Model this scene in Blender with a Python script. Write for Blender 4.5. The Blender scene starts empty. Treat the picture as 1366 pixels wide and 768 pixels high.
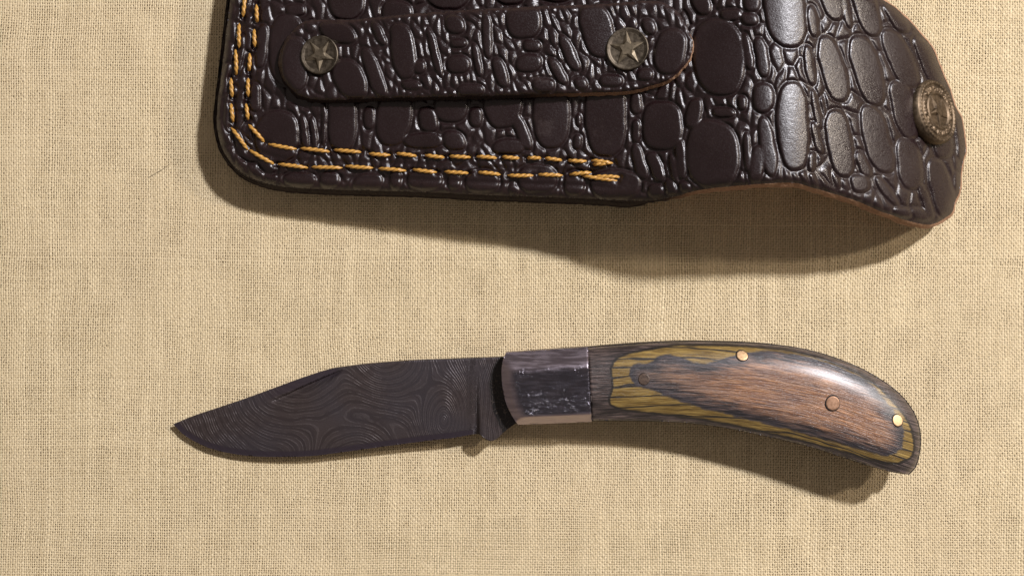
import bpy, math
import numpy as np
from mathutils import Vector, Matrix

# ------------------------------------------------------------------ camera, world, lamps, exposure
scene = bpy.context.scene
S = 0.0002            # metres of table per photo pixel
D = 0.30              # camera height above the cloth
cam_d = bpy.data.cameras.new("camera")
cam = bpy.data.objects.new("camera", cam_d)
scene.collection.objects.link(cam)
cam.location = (0, 0, D)
cam_d.sensor_width = 36.0
cam_d.lens = 36.0 * D / (1366 * S)
cam_d.clip_start = 0.005
cam_d.clip_end = 20
scene.camera = cam

world = bpy.data.worlds.new("World")
scene.world = world
world.use_nodes = True
world.node_tree.nodes["Background"].inputs[0].default_value = (1.0, 0.84, 0.74, 1)
world.node_tree.nodes["Background"].inputs[1].default_value = 0.18


def lamp(name, direction, dist, size, watts, col):
    ld = bpy.data.lights.new(name, 'AREA')
    ld.shape = 'DISK'
    ld.size = size
    ld.energy = watts
    ld.color = col
    o = bpy.data.objects.new(name, ld)
    scene.collection.objects.link(o)
    d = Vector(direction).normalized()
    o.location = d * dist
    o.rotation_euler = d.to_track_quat('Z', 'Y').to_euler()
    return o


lamp("room_lamp", (0.53, 0.50, 0.72), 1.15, 0.075, 15.0, (0.97, 0.955, 1.0))
lamp("second_room_lamp", (0.79, 0.29, 0.55), 1.10, 0.075, 3.3, (1.0, 0.86, 0.72))

vs = scene.view_settings
vs.view_transform = 'Standard'
vs.look = 'None'
vs.exposure = 0.0
vs.gamma = 1.0
vs.use_curve_mapping = False

# ------------------------------------------------------------------ helpers
rng = np.random.default_rng(7)


def P(px, py, zmm):
    """photo-plane coordinates at a height (mm) -> metres"""
    z = np.asarray(zmm, float) * 0.001
    k = S * (1 - z / D)
    return np.stack([(np.asarray(px, float) - 683) * k, -(np.asarray(py, float) - 384) * k,
                     z + 0 * np.asarray(px, float)], -1)


_tab = {}


def vnoise(x, y, scale, seed=0):
    """smooth value noise in [-1,1]"""
    if seed not in _tab:
        _tab[seed] = np.random.default_rng(1000 + seed).uniform(-1, 1, (256, 256))
    t = _tab[seed]
    x = np.asarray(x, float) / scale + 1000
    y = np.asarray(y, float) / scale + 1000
    xi = np.floor(x).astype(int); yi = np.floor(y).astype(int)
    fx = x - xi; fy = y - yi
    fx = fx * fx * (3 - 2 * fx); fy = fy * fy * (3 - 2 * fy)
    g = lambda a, b: t[a % 256, b % 256]
    return (g(xi, yi) * (1 - fx) + g(xi + 1, yi) * fx) * (1 - fy) + (g(xi, yi + 1) * (1 - fx) + g(xi + 1, yi + 1) * fx) * fy


def fbm(x, y, scale, seed=0, n=3):
    r = 0; a = 1.0
    for i in range(n):
        r = r + a * vnoise(x, y, scale / (2 ** i), seed + i)
        a *= 0.5
    return r / 1.6


def sstep(t):
    t = np.clip(t, 0, 1)
    return t * t * (3 - 2 * t)


def curve(pts, step=1.2, closed=True, smooth=True):
    """Catmull-Rom through points, resampled at about `step` pixels"""
    p = np.array(pts, float)
    n = len(p)
    out = []
    for i in range(n if closed else n - 1):
        p1 = p[i]; p2 = p[(i + 1) % n]
        p0 = p[i - 1] if (closed or i > 0) else p1
        p3 = p[(i + 2) % n] if (closed or i + 2 < n) else p2
        L = np.linalg.norm(p2 - p1)
        m = max(1, int(L / step))
        for t in np.arange(m) / m:
            if smooth:
                l0 = np.linalg.norm(p1 - p0) + 1e-6; l2 = np.linalg.norm(p3 - p2) + 1e-6
                m1 = ((p1 - p0) / l0 + (p2 - p1) / L) * 0.5 * L
                m2 = ((p2 - p1) / L + (p3 - p2) / l2) * 0.5 * L
                t2 = t * t; t3 = t2 * t
                q = (2*t3-3*t2+1)*p1 + (t3-2*t2+t)*m1 + (-2*t3+3*t2)*p2 + (t3-t2)*m2
            else:
                q = p1 + (p2 - p1) * t
            out.append(q)
    if not closed:
        out.append(p[-1])
    return np.array(out)


def sdist(px, py, poly, closed=True):
    """distance to polyline (positive inside if closed) and nearest point"""
    px = np.asarray(px, float).ravel(); py = np.asarray(py, float).ravel()
    best = np.full(px.shape, 1e18); bx = px.copy(); by = py.copy()
    inside = np.zeros(px.shape, bool)
    n = len(poly)
    for i in range(n if closed else n - 1):
        ax, ay = poly[i]; cx, cy = poly[(i + 1) % n]
        dx, dy = cx - ax, cy - ay
        L = dx * dx + dy * dy
        if L < 1e-12:
            continue
        t = np.clip(((px - ax) * dx + (py - ay) * dy) / L, 0, 1)
        qx = ax + t * dx; qy = ay + t * dy
        d = (px - qx) ** 2 + (py - qy) ** 2
        m = d < best
        best[m] = d[m]; bx[m] = qx[m]; by[m] = qy[m]
        if closed and dy != 0:
            c = ((ay > py) != (cy > py))
            c &= px < (cx - ax) * (py - ay) / dy + ax
            inside ^= c
    d = np.sqrt(best)
    return (np.where(inside, d, -d) if closed else d), bx, by


def link(o, parent=None):
    scene.collection.objects.link(o)
    if parent is not None:
        o.parent = parent
    return o


def mesh_obj(name, v, f, mat, parent=None, smooth=True, attrs=None):
    """v: (N,3), f: list of faces or (M,4)/(M,3) int array"""
    me = bpy.data.meshes.new(name)
    v = np.asarray(v, np.float32)
    if isinstance(f, np.ndarray):
        k = f.shape[1]; m = len(f)
        me.vertices.add(len(v)); me.vertices.foreach_set("co", v.ravel())
        me.loops.add(m * k); me.loops.foreach_set("vertex_index", f.astype(np.int32).ravel())
        me.polygons.add(m)
        me.polygons.foreach_set("loop_start", np.arange(0, m * k, k, dtype=np.int32))
        me.update(calc_edges=True)
    else:
        me.from_pydata([tuple(map(float, q)) for q in v], [], f)
        me.update()
    if smooth:
        me.polygons.foreach_set("use_smooth", np.ones(len(me.polygons), bool))
    for an, av in (attrs or {}).items():
        a = me.attributes.new(an, 'FLOAT', 'POINT')
        a.data.foreach_set("value", np.asarray(av, np.float32))
    if mat:
        me.materials.append(mat)
    return link(bpy.data.objects.new(name, me), parent)


def empty(name, loc, label, cat):
    o = bpy.data.objects.new(name, None)
    o.empty_display_size = 0.01
    o.location = loc
    o["label"] = label; o["category"] = cat
    return link(o)


def to_local(v, parent):
    off = np.zeros(3)
    while parent is not None:            # parents are only translated
        off = off + np.array(parent.location)
        parent = parent.parent
    return np.asarray(v) - off


def relief(name, poly, zf, step, mat, parent, attr_f=None, flip=False):
    """height field over a closed outline; boundary verts snapped to the outline"""
    x0, y0 = poly.min(0) - step; x1, y1 = poly.max(0) + step
    xs = np.arange(x0, x1 + step, step); ys = np.arange(y0, y1 + step, step)
    X, Y = np.meshgrid(xs, ys)
    sd, bx, by = sdist(X, Y, poly)
    nx, ny = len(xs), len(ys)
    ins = (sd > 0).reshape(ny, nx)
    q = ins[:-1, :-1] | ins[1:, :-1] | ins[:-1, 1:] | ins[1:, 1:]
    idx = np.arange(nx * ny).reshape(ny, nx)
    f = np.stack([idx[:-1, :-1][q], idx[1:, :-1][q], idx[1:, 1:][q], idx[:-1, 1:][q]], 1)
    used = np.unique(f)
    rem = np.full(nx * ny, -1); rem[used] = np.arange(len(used))
    f = rem[f]
    x = X.ravel()[used]; y = Y.ravel()[used]; s = sd[used]
    o = s < step * 0.35
    x = np.where(o, bx[used], x); y = np.where(o, by[used], y); s = np.where(o, 0, s)
    z = zf(x, y, s)
    v = to_local(P(x, y, z), parent)
    if flip:
        f = f[:, ::-1]
    at = attr_f(x, y, s) if attr_f else None
    return mesh_obj(name, v, f, mat, parent, True, at)


def wall(name, poly, ztop, zbot, mat, parent, levels=3, bulge=0.0, rough=0.0, seed=3, attrs=None, flare=0.0):
    """side band round an outline, vertical between two heights (mm)"""
    px, py = poly[:, 0], poly[:, 1]
    t = np.roll(poly, -1, 0) - np.roll(poly, 1, 0)
    t /= np.linalg.norm(t, axis=1)[:, None] + 1e-9
    area = 0.5 * np.sum(px * np.roll(py, -1) - np.roll(px, -1) * py)
    nrm = np.stack([t[:, 1], -t[:, 0]], 1) * (1 if area > 0 else -1)
    zt = ztop(px, py); zb = zbot(px, py)
    base = P(px, py, zt)
    n = len(poly); V = []
    arc = np.arange(n) * 1.3
    for k in range(levels + 1):
        u = k / levels
        off = flare * u + bulge * math.sin(math.pi * u) + rough * fbm(arc, np.full(n, k * 9.0), 5, seed) * (1 if 0 < k else 0)
        b = base.copy()
        b[:, 0] += nrm[:, 0] * off * S; b[:, 1] -= nrm[:, 1] * off * S
        b[:, 2] = (zt * (1 - u) + zb * u) * 0.001
        V.append(b)
    V = to_local(np.concatenate(V), parent)
    i = np.arange(n); j = (i + 1) % n
    F = np.concatenate([np.stack([k*n+i, k*n+j, (k+1)*n+j, (k+1)*n+i], 1) for k in range(levels)])
    at = {k2: np.tile(v2, levels + 1) for k2, v2 in (attrs or {}).items()}
    return mesh_obj(name, V, F, mat, parent, True, at)


# ------------------------------------------------------------------ node helpers
class NT:
    def __init__(self, name):
        self.m = bpy.data.materials.new(name); self.m.use_nodes = True
        self.t = self.m.node_tree; self.n = self.t.nodes
        self.b = self.n["Principled BSDF"]

    def new(self, typ, **kw):
        nd = self.n.new(typ)
        for k, v in kw.items():
            setattr(nd, k, v)
        return nd

    def put(self, sock, v):
        if v is None:
            return
        if hasattr(v, "is_linked") or hasattr(v, "links"):
            self.t.links.new(v, sock)
        else:
            sock.default_value = v

    def val(self, op, a, b=None, c=None, clamp=False):
        nd = self.new("ShaderNodeMath", operation=op, use_clamp=clamp)
        self.put(nd.inputs[0], a); self.put(nd.inputs[1], b); self.put(nd.inputs[2], c)
        return nd.outputs[0]

    def attr(self, name):
        return self.new("ShaderNodeAttribute", attribute_name=name).outputs["Fac"]

    def coord(self):
        return self.new("ShaderNodeTexCoord").outputs["Object"]

    def comb(self, x, y, z=0.0):
        nd = self.new("ShaderNodeCombineXYZ")
        self.put(nd.inputs[0], x); self.put(nd.inputs[1], y); self.put(nd.inputs[2], z)
        return nd.outputs[0]

    def noise(self, vec, scale, detail=3, rough=0.55, dist=0.0):
        nd = self.new("ShaderNodeTexNoise")
        self.put(nd.inputs["Vector"], vec); nd.inputs["Scale"].default_value = scale
        nd.inputs["Detail"].default_value = detail; nd.inputs["Roughness"].default_value = rough
        nd.inputs["Distortion"].default_value = dist
        return nd.outputs["Fac"]

    def mix(self, f, a, b):
        nd = self.new("ShaderNodeMix", data_type='RGBA')
        self.put(nd.inputs[0], f)
        for s, v in ((nd.inputs[6], a), (nd.inputs[7], b)):
            if isinstance(v, tuple):
                v = tuple(v) + (1,) if len(v) == 3 else v
            self.put(s, v)
        return nd.outputs[2]

    def rng(self, v, a, b, c=0.0, d=1.0, smooth=True):
        nd = self.new("ShaderNodeMapRange")
        nd.interpolation_type = 'SMOOTHSTEP' if smooth else 'LINEAR'
        self.put(nd.inputs[0], v)
        for i, q in enumerate((a, b, c, d)):
            self.put(nd.inputs[i + 1], q)
        return nd.outputs[0]

    def bump(self, h, dist, strength=1.0, normal=None):
        nd = self.new("ShaderNodeBump")
        nd.inputs["Strength"].default_value = strength
        nd.inputs["Distance"].default_value = dist
        self.put(nd.inputs["Height"], h)
        if normal is not None:
            self.put(nd.inputs["Normal"], normal)
        self.put(self.b.inputs["Normal"], nd.outputs[0])
        return nd.outputs[0]

    def set(self, **kw):
        names = dict(col="Base Color", rough="Roughness", metal="Metallic", spec="Specular IOR Level",
                     coat="Coat Weight", coat_r="Coat Roughness", sheen="Sheen Weight")
        for k, v in kw.items():
            s = self.b.inputs[names[k]]
            if isinstance(v, tuple) and len(v) == 3:
                v = v + (1,)
            self.put(s, v)
        return self.m


# ------------------------------------------------------------------ materials
def mat_thread():
    n = NT("linen_thread")
    tone = n.attr("tone")
    c = n.coord()
    patch = n.noise(c, 12, 2)
    fibre = n.noise(c, 2500, 2)
    col = n.mix(tone, (0.525, 0.412, 0.235), (0.86, 0.72, 0.465))
    col = n.mix(n.rng(patch, 0.35, 0.7, 0.0, 0.35), col, (0.68, 0.55, 0.355))
    col = n.mix(n.rng(fibre, 0.3, 0.7, 0.0, 0.22), col, (0.86, 0.75, 0.56))
    n.set(col=col, rough=0.85, spec=0.15)
    return n.m


def mat_sheet():
    n = NT("linen_sheet")
    c = n.coord()
    sp = n.new("ShaderNodeSeparateXYZ"); n.put(sp.inputs[0], c)
    w = 2 * math.pi / 0.00132
    a = n.val('SINE', n.val('MULTIPLY', sp.outputs[0], w)); b = n.val('SINE', n.val('MULTIPLY', sp.outputs[1], w))
    h = n.val('MULTIPLY', a, b)
    patch = n.noise(c, 22, 3)
    col = n.mix(patch, (0.44, 0.345, 0.21), (0.56, 0.45, 0.29))
    n.set(col=col, rough=0.9, spec=0.1)
    n.bump(h, 0.0001, 0.8)
    return n.m


def mat_leather(name="embossed_leather"):
    n = NT(name)
    c = n.coord()
    big = n.noise(c, 60, 3)
    fine = n.noise(c, 2600, 3, 0.65)
    med = n.noise(c, 700, 3, 0.6)
    sp = n.noise(c, 5200, 1)
    worn = n.attr("worn")
    col = n.mix(big, (0.0100, 0.0043, 0.0048), (0.0185, 0.0080, 0.0086))
    col = n.mix(n.val('MULTIPLY', worn, n.rng(med, 0.3, 0.65)), col, (0.055, 0.026, 0.020))
    col = n.mix(n.rng(sp, 0.71, 0.78, 0, 0.45), col, (0.10, 0.085, 0.08))
    scuff = n.val('MULTIPLY', n.rng(n.noise(c, 140, 4, 0.7), 0.55, 0.75), n.rng(n.noise(c, 38, 2), 0.45, 0.65))
    col = n.mix(n.val('MULTIPLY', scuff, 0.45), col, (0.040, 0.022, 0.019))
    r = n.val('ADD', n.rng(big, 0.3, 0.7, 0.24, 0.34), n.rng(fine, 0.35, 0.7, -0.03, 0.13))
    r = n.val('ADD', n.val('ADD', r, n.val('MULTIPLY', worn, 0.18)), n.val('MULTIPLY', scuff, 0.14))
    n.set(col=col, rough=r, spec=0.6)
    h = n.val('ADD', n.val('MULTIPLY', fine, 0.55), n.val('MULTIPLY', med, 0.7))
    n.bump(h, 0.00013, 0.75)
    return n.m


def mat_edge():
    n = NT("cut_leather_edge")
    c = n.coord(); raw = n.attr("raw")
    f = n.noise(c, 1800, 3, 0.7)
    dark = n.mix(f, (0.010, 0.006, 0.006), (0.030, 0.017, 0.014))
    br = n.mix(f, (0.20, 0.095, 0.05), (0.56, 0.35, 0.22))
    n.set(col=n.mix(raw, dark, br), rough=0.8, spec=0.25)
    n.bump(f, 0.0004, 1.0)
    return n.m


def mat_suede():
    n = NT("suede_lining")
    c = n.coord(); f = n.noise(c, 900, 4, 0.7)
    n.set(col=n.mix(f, (0.20, 0.095, 0.045), (0.34, 0.18, 0.09)), rough=0.95, spec=0.1)
    n.bump(f, 0.0003, 0.8)
    return n.m


def mat_stitch():
    n = NT("gold_waxed_thread")
    c = n.coord(); f = n.noise(c, 3500, 2)
    st = n.attr("strand")
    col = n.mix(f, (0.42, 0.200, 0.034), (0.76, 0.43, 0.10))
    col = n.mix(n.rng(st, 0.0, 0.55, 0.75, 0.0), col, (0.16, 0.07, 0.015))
    n.set(col=col, rough=0.38, spec=0.6)
    n.bump(f, 0.00008, 0.8)
    return n.m


def mat_metal(name, c1, c2, rough, scale=900, bump=0.00005, metal=1.0):
    n = NT(name)
    c = n.coord()
    f = n.noise(c, scale, 4, 0.65); g = n.noise(c, scale / 6, 2)
    col = n.mix(n.rng(n.val('ADD', f, n.val('MULTIPLY', g, 0.6)), 0.5, 1.1), c1, c2)
    n.set(col=col, metal=metal, rough=n.rng(f, 0.3, 0.7, rough - 0.08, rough + 0.12))
    n.bump(f, bump, 0.6)
    return n.m


def mat_blade():
    n = NT("patterned_steel")
    ph = n.attr("phase"); tang = n.attr("tang"); bev = n.attr("bevel")
    c = n.coord()
    wob = n.noise(c, 260, 3, 0.6)
    fine = n.noise(c, 3000, 2)
    p = n.val('ADD', ph, n.val('MULTIPLY', wob, 5.0))
    s = n.val('SINE', p)
    s2 = n.val('SINE', n.val('ADD', n.val('MULTIPLY', p, 0.41), 1.3))
    line = n.val('MULTIPLY', n.rng(s, 0.15, 0.95), n.rng(n.noise(c, 420, 3), 0.32, 0.62))
    col = n.mix(n.rng(s2, -1, 1), (0.050, 0.037, 0.036), (0.070, 0.053, 0.051))
    col = n.mix(n.val('MULTIPLY', line, 0.52), col, (0.118, 0.096, 0.092))
    blue = n.noise(c, 45, 2)
    col = n.mix(n.rng(blue, 0.4, 0.7, 0, 0.35), col, (0.060, 0.060, 0.080))
    # tang beside the bolster: near black with thin curls
    curl = n.val('SINE', n.val('MULTIPLY', n.noise(c, 330, 1), 55.0))
    tc = n.mix(n.rng(curl, 0.86, 1.0), (0.011, 0.009, 0.009), (0.065, 0.05, 0.042))
    col = n.mix(n.val('MULTIPLY', bev, 0.8), col, (0.050, 0.038, 0.052))
    col = n.mix(tang, col, tc)
    rough = n.val('ADD', n.val('MULTIPLY', bev, -0.12), n.rng(fine, 0.3, 0.7, 0.36, 0.50))
    n.set(col=col, metal=n.val('SUBTRACT', 0.40, n.val('MULTIPLY', tang, 0.3)), rough=rough)
    n.bump(n.val('ADD', n.val('MULTIPLY', line, n.val('SUBTRACT', 1.0, bev)), n.val('MULTIPLY', fine, 0.35)), 0.00007, 0.7)
    return n.m


def mat_bolster():
    n = NT("pitted_polished_steel")
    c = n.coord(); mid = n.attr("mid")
    pit = n.noise(c, 1150, 4, 0.7, 0.4)
    sm = n.noise(c, 260, 3)
    scr = n.noise(n.comb(n.val('MULTIPLY', n.attr("su"), 0.03), n.val('MULTIPLY', n.attr("sv"), 0.22)), 1.0, 4)
    speck = n.noise(c, 2600, 2)
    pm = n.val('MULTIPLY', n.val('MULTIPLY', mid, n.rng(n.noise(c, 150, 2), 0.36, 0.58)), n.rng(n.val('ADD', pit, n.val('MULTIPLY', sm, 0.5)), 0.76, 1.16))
    scr = n.rng(scr, 0.22, 0.78)
    col = n.mix(scr, (0.28, 0.235, 0.27), (0.42, 0.36, 0.405))
    col = n.mix(n.val('MULTIPLY', mid, n.rng(sm, 0.3, 0.6, 0.82, 0.97)), col, (0.10, 0.095, 0.118))  # dark reflection from overhead, painted into the base colour of the middle
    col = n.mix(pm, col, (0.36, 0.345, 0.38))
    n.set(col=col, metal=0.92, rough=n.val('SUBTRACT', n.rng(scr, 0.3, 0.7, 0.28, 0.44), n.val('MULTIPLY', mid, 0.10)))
    h = n.val('ADD', n.val('ADD', n.val('MULTIPLY', pm, 1.3), n.val('MULTIPLY', scr, 0.15)), n.val('MULTIPLY', n.val('MULTIPLY', mid, speck), 0.5))
    n.bump(h, 0.00012, 0.9)
    return n.m


def mat_wood():
    n = NT("dyed_laminated_wood")
    u = n.attr("gu"); v = n.attr("gv"); so = n.attr("s_out"); si = n.attr("s_in")
    g1 = n.noise(n.comb(n.val('MULTIPLY', u, 0.026), n.val('MULTIPLY', v, 0.30)), 1.0, 4, 0.6)      # grain streaks
    g2 = n.noise(n.comb(n.val('MULTIPLY', u, 0.045), n.val('MULTIPLY', v, 0.62), 4.0), 1.0, 3, 0.6)   # pores
    g3 = n.noise(n.comb(n.val('MULTIPLY', u, 0.012), n.val('MULTIPLY', v, 0.10), 9.0), 1.0, 3, 0.5)  # broad
    wob = n.val('MULTIPLY', n.val('SUBTRACT', g1, 0.5), 8.0)
    wob2 = n.val('MULTIPLY', n.val('SUBTRACT', n.noise(n.comb(n.val('MULTIPLY', u, 0.06), n.val('MULTIPLY', v, 0.13), 2.0), 1.0, 3), 0.5), 7.0)
    so2 = n.val('ADD', so, n.val('ADD', n.val('MULTIPLY', wob, 0.3), n.val('MULTIPLY', wob2, 0.5)))
    si2 = n.val('ADD', si, n.val('ADD', wob, wob2))
    e1 = n.rng(g1, 0.34, 0.66); e2 = n.rng(g2, 0.36, 0.66); e3 = n.rng(g3, 0.38, 0.62)
    f1 = n.noise(n.comb(n.val('MULTIPLY', u, 0.020), n.val('MULTIPLY', v, 0.95), 14.0), 1.0, 3, 0.6)
    hair = n.rng(f1, 0.49, 0.60)
    outer = n.mix(e1, (0.034, 0.025, 0.024), (0.185, 0.135, 0.122))
    outer = n.mix(n.val('MULTIPLY', e2, 0.75), outer, (0.020, 0.014, 0.015))
    outer = n.mix(n.val('MULTIPLY', hair, 0.95), outer, (0.010, 0.008, 0.009))
    yellow = n.mix(e1, (0.17, 0.100, 0.020), (0.40, 0.270, 0.075))
    yellow = n.mix(n.val('MULTIPLY', e2, 0.35), yellow, (0.085, 0.050, 0.014))
    yellow = n.mix(n.val('MULTIPLY', hair, 0.45), yellow, (0.05, 0.030, 0.010))
    sw_ = n.val('SINE', n.val('ADD', n.val('MULTIPLY', v, 0.50), n.val('MULTIPLY', n.noise(n.comb(n.val('MULTIPLY', u, 0.010), n.val('MULTIPLY', v, 0.05), 6.0), 1.0, 2), 9.0)))
    streak = n.val('MULTIPLY', n.rng(sw_, 0.78, 0.94), n.rng(g2, 0.26, 0.42))
    yellow = n.mix(n.val('MULTIPLY', streak, 0.97), yellow, (0.012, 0.010, 0.010))
    inner = n.mix(e1, (0.22, 0.088, 0.038), (0.54, 0.27, 0.125))
    inner = n.mix(n.val('MULTIPLY', e3, 0.38), inner, (0.20, 0.14, 0.125))
    inner = n.mix(n.val('MULTIPLY', e2, 0.40), inner, (0.085, 0.050, 0.042))
    inner = n.mix(n.val('MULTIPLY', hair, 0.55), inner, (0.035, 0.022, 0.022))
    inner = n.mix(n.attr("grey"), inner, n.mix(e1, (0.045, 0.032, 0.030), (0.19, 0.13, 0.10)))
    dark = n.mix(e1, (0.009, 0.009, 0.013), (0.060, 0.052, 0.062))
    inner = n.mix(n.rng(n.val('ADD', si2, n.val('MULTIPLY', n.val('SUBTRACT', g1, 0.5), 30.0)), 2.0, 27.0), dark, inner)
    col = n.mix(n.rng(so2, -1.2, 0.8), outer, yellow)
    col = n.mix(n.rng(n.val('ABSOLUTE', so2), 0.5, 2.6, 0.95, 0.0), col, (0.012, 0.010, 0.010))
    col = n.mix(n.rng(si2, -1.5, 1.5), col, inner)
    n.set(col=col, rough=n.rng(g2, 0.35, 0.7, 0.30, 0.44), spec=0.5, coat=1.0, coat_r=0.34)
    bn = n.bump(n.val('ADD', n.val('ADD', n.val('MULTIPLY', g1, 0.8), n.val('MULTIPLY', g2, -1.0)), n.val('MULTIPLY', f1, -0.4)), 0.00022, 0.9)
    cb = n.new('ShaderNodeBump'); cb.inputs['Strength'].default_value = 0.5; cb.inputs['Distance'].default_value = 0.00008
    n.put(cb.inputs['Height'], g1); n.put(n.b.inputs['Coat Normal'], cb.outputs[0])
    return n.m


M = dict(table=mat_metal('table_wood', (0.15, 0.10, 0.05), (0.20, 0.135, 0.07), 0.6, 60, metal=0.0), thread=mat_thread(), sheet=mat_sheet(), leather=mat_leather(), edge=mat_edge(), suede=mat_suede(),
         stitch=mat_stitch(), blade=mat_blade(), bolster=mat_bolster(), wood=mat_wood(),
         bronze=mat_metal("antique_bronze", (0.075, 0.062, 0.047), (0.19, 0.157, 0.118), 0.48),
         bronze_worn=mat_metal('rubbed_bronze', (0.15, 0.124, 0.088), (0.25, 0.205, 0.145), 0.55),
         cap=mat_metal("antique_brass", (0.062, 0.046, 0.032), (0.17, 0.125, 0.082), 0.50),
         brass=mat_metal("brass_pin", (0.62, 0.40, 0.22), (0.80, 0.57, 0.34), 0.50, 1500),
         copper=mat_metal("dull_copper_pin", (0.36, 0.20, 0.12), (0.54, 0.33, 0.21), 0.5, 1500, metal=0.5),
         darkpin=mat_metal("dark_pin", (0.055, 0.038, 0.030), (0.14, 0.095, 0.07), 0.5, 1500, metal=0.3),
         spring=mat_metal("dark_steel", (0.02, 0.017, 0.018), (0.07, 0.06, 0.06), 0.4, 700),
         black=mat_metal("black_gap", (0.006, 0.005, 0.005), (0.012, 0.010, 0.010), 0.7, metal=0.0),
         hair=mat_metal("hair", (0.03, 0.02, 0.012), (0.05, 0.03, 0.02), 0.5, metal=0.0))

# ------------------------------------------------------------------ tablecloth: sheet + woven threads
def box_sheet(name, hx, hy, z0, z1, mat):
    v = [(-hx, -hy, z0), (hx, -hy, z0), (hx, hy, z0), (-hx, hy, z0), (-hx, -hy, z1), (hx, -hy, z1), (hx, hy, z1), (-hx, hy, z1)]
    f = [(0, 3, 2, 1), (4, 5, 6, 7), (0, 1, 5, 4), (1, 2, 6, 5), (2, 3, 7, 6), (3, 0, 4, 7)]
    return mesh_obj(name, v, f, mat, None, False)


table = box_sheet("table_top", 0.9, 0.7, -0.022, -0.00042, M['table'])
table["kind"] = "structure"
table["label"] = "dark brown table top under the tablecloth"


def frame_sheet(name, ix, iy, hx, hy, z, mat):
    """the cloth beyond the close-up: a sheet with a border round the thread-by-thread weave"""
    v = []
    for zz in (z, z - 0.00006):
        v += [(-hx, -hy, zz), (hx, -hy, zz), (hx, hy, zz), (-hx, hy, zz), (-ix, -iy, zz), (ix, -iy, zz), (ix, iy, zz), (-ix, iy, zz)]
    f = []
    for i in range(4):
        j = (i + 1) % 4
        f += [(i, j, 4 + j, 4 + i), (8 + j, 8 + i, 12 + i, 12 + j), (j, i, 8 + i, 8 + j), (4 + i, 4 + j, 12 + j, 12 + i)]
    return mesh_obj(name, v, f, mat, None, False)


cloth = frame_sheet("tablecloth", 0.142, 0.0795, 0.9, 0.7, -0.00022, M['sheet'])
cloth["kind"] = "structure"
cloth["label"] = "tan woven linen tablecloth under the knife and sheath"


def weave():
    pitch = 3.12
    hw, hh = 722, 410                      # half size in photo pixels
    nx = int(2 * hw / pitch); ny = int(2 * hh / 3.36)
    # thread spacing is uneven: some threads thick (slubs), some thin
    def positions(n, half, seed):
        r = np.random.default_rng(seed)
        w = 1 + 0.10 * r.normal(size=n)
        w[r.random(n) < 0.03] *= 1.22
        w = np.clip(w, 0.72, 1.5)
        p = np.cumsum(w) - w / 2
        sc = 2 * half / w.sum()
        return p * sc - half, w * sc
    gx, wx = positions(nx, hw, 1); gy, wy = positions(ny, hh, 2)

    def warp(x, y):
        dx = 5.0 * vnoise(x, y, 260, 11) + 1.6 * vnoise(x, y, 60, 12) + 0.010 * y
        dy = 5.0 * vnoise(x, y, 300, 13) + 1.6 * vnoise(x, y, 70, 14) - 0.006 * x
        return x + dx, y + dy
    out_v, out_f, out_t = [], [], []
    base = 0
    amp = 0.125; crown = 0.10
    for axis in (0, 1):
        g, w, o = (gx, wx, gy) if axis == 0 else (gy, wy, gx)
        n, m = len(g), len(o)
        s = np.empty(2 * m - 1); s[0::2] = o; s[1::2] = 0.5 * (o[1:] + o[:-1])
        k = np.arange(2 * m - 1)
        sign = np.where(k % 2 == 0, 1 - 2 * ((k // 2) % 2), 0).astype(float)
        par = 1 - 2 * (np.arange(n) % 2)
        Z = sign[None, :] * par[:, None] * (1 if axis == 0 else -1) * amp
        G = np.repeat(g[:, None], len(s), 1); T = np.repeat(s[None, :], n, 0)
        r = np.random.default_rng(20 + axis)
        slub = 1 + 0.20 * vnoise(np.arange(n)[:, None] * 7.3 + 0 * T, T, 34, 15 + axis) + 0.13 * r.normal(size=T.shape)
        half = 0.5 * w[:, None] * (0.75 if axis == 0 else 0.62) * np.clip(slub, 0.6, 1.4)
        G = G + 0.22 * r.normal(size=T.shape)
        Z = Z + 0.016 * r.normal(size=T.shape)
        tone = np.repeat(r.normal(0.5, 0.10, n)[:, None], len(s), 1)
        tone = tone + 0.09 * vnoise(np.arange(n)[:, None] * 3.1 + 0 * T, T, 40, 17 + axis) + 0.10 * r.normal(size=T.shape)
        tone = tone + 0.08 * r.normal(size=T.shape) + (0.06 if axis == 0 else -0.04)
        ids = []
        for off, dz in ((-1, -crown), (0, crown * 0.6), (1, -crown)):
            a, b = G + off * half, T
            x, y = (a, b) if axis == 0 else (b, a)
            x, y = warp(x, y)
            z = (Z * (1.1 if axis == 0 else 0.8) + dz - (0.18 if axis == 0 else 0.245)) * 0.001
            out_v.append(np.stack([x * S, y * S, z], -1).reshape(-1, 3))
            out_t.append(np.clip(tone, 0, 1).ravel())
            ids.append(base + np.arange(T.size).reshape(T.shape)); base += T.size
        for q in (0, 1):
            a, b = ids[q], ids[q + 1]
            F = np.stack([a[:, :-1], b[:, :-1], b[:, 1:], a[:, 1:]], -1).reshape(-1, 4)
            out_f.append(F if axis == 0 else F[:, ::-1])
    o = mesh_obj("woven_threads", np.concatenate(out_v), np.concatenate(out_f), M['thread'], cloth, True,
                 {"tone": np.concatenate(out_t)})
    o["kind"] = "stuff"


weave()

# ------------------------------------------------------------------ leather sheath
sheath = empty("leather_sheath", tuple(P(600, 90, 0)), "dark brown crocodile embossed leather knife sheath with gold stitching and open flap", "sheath")

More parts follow.
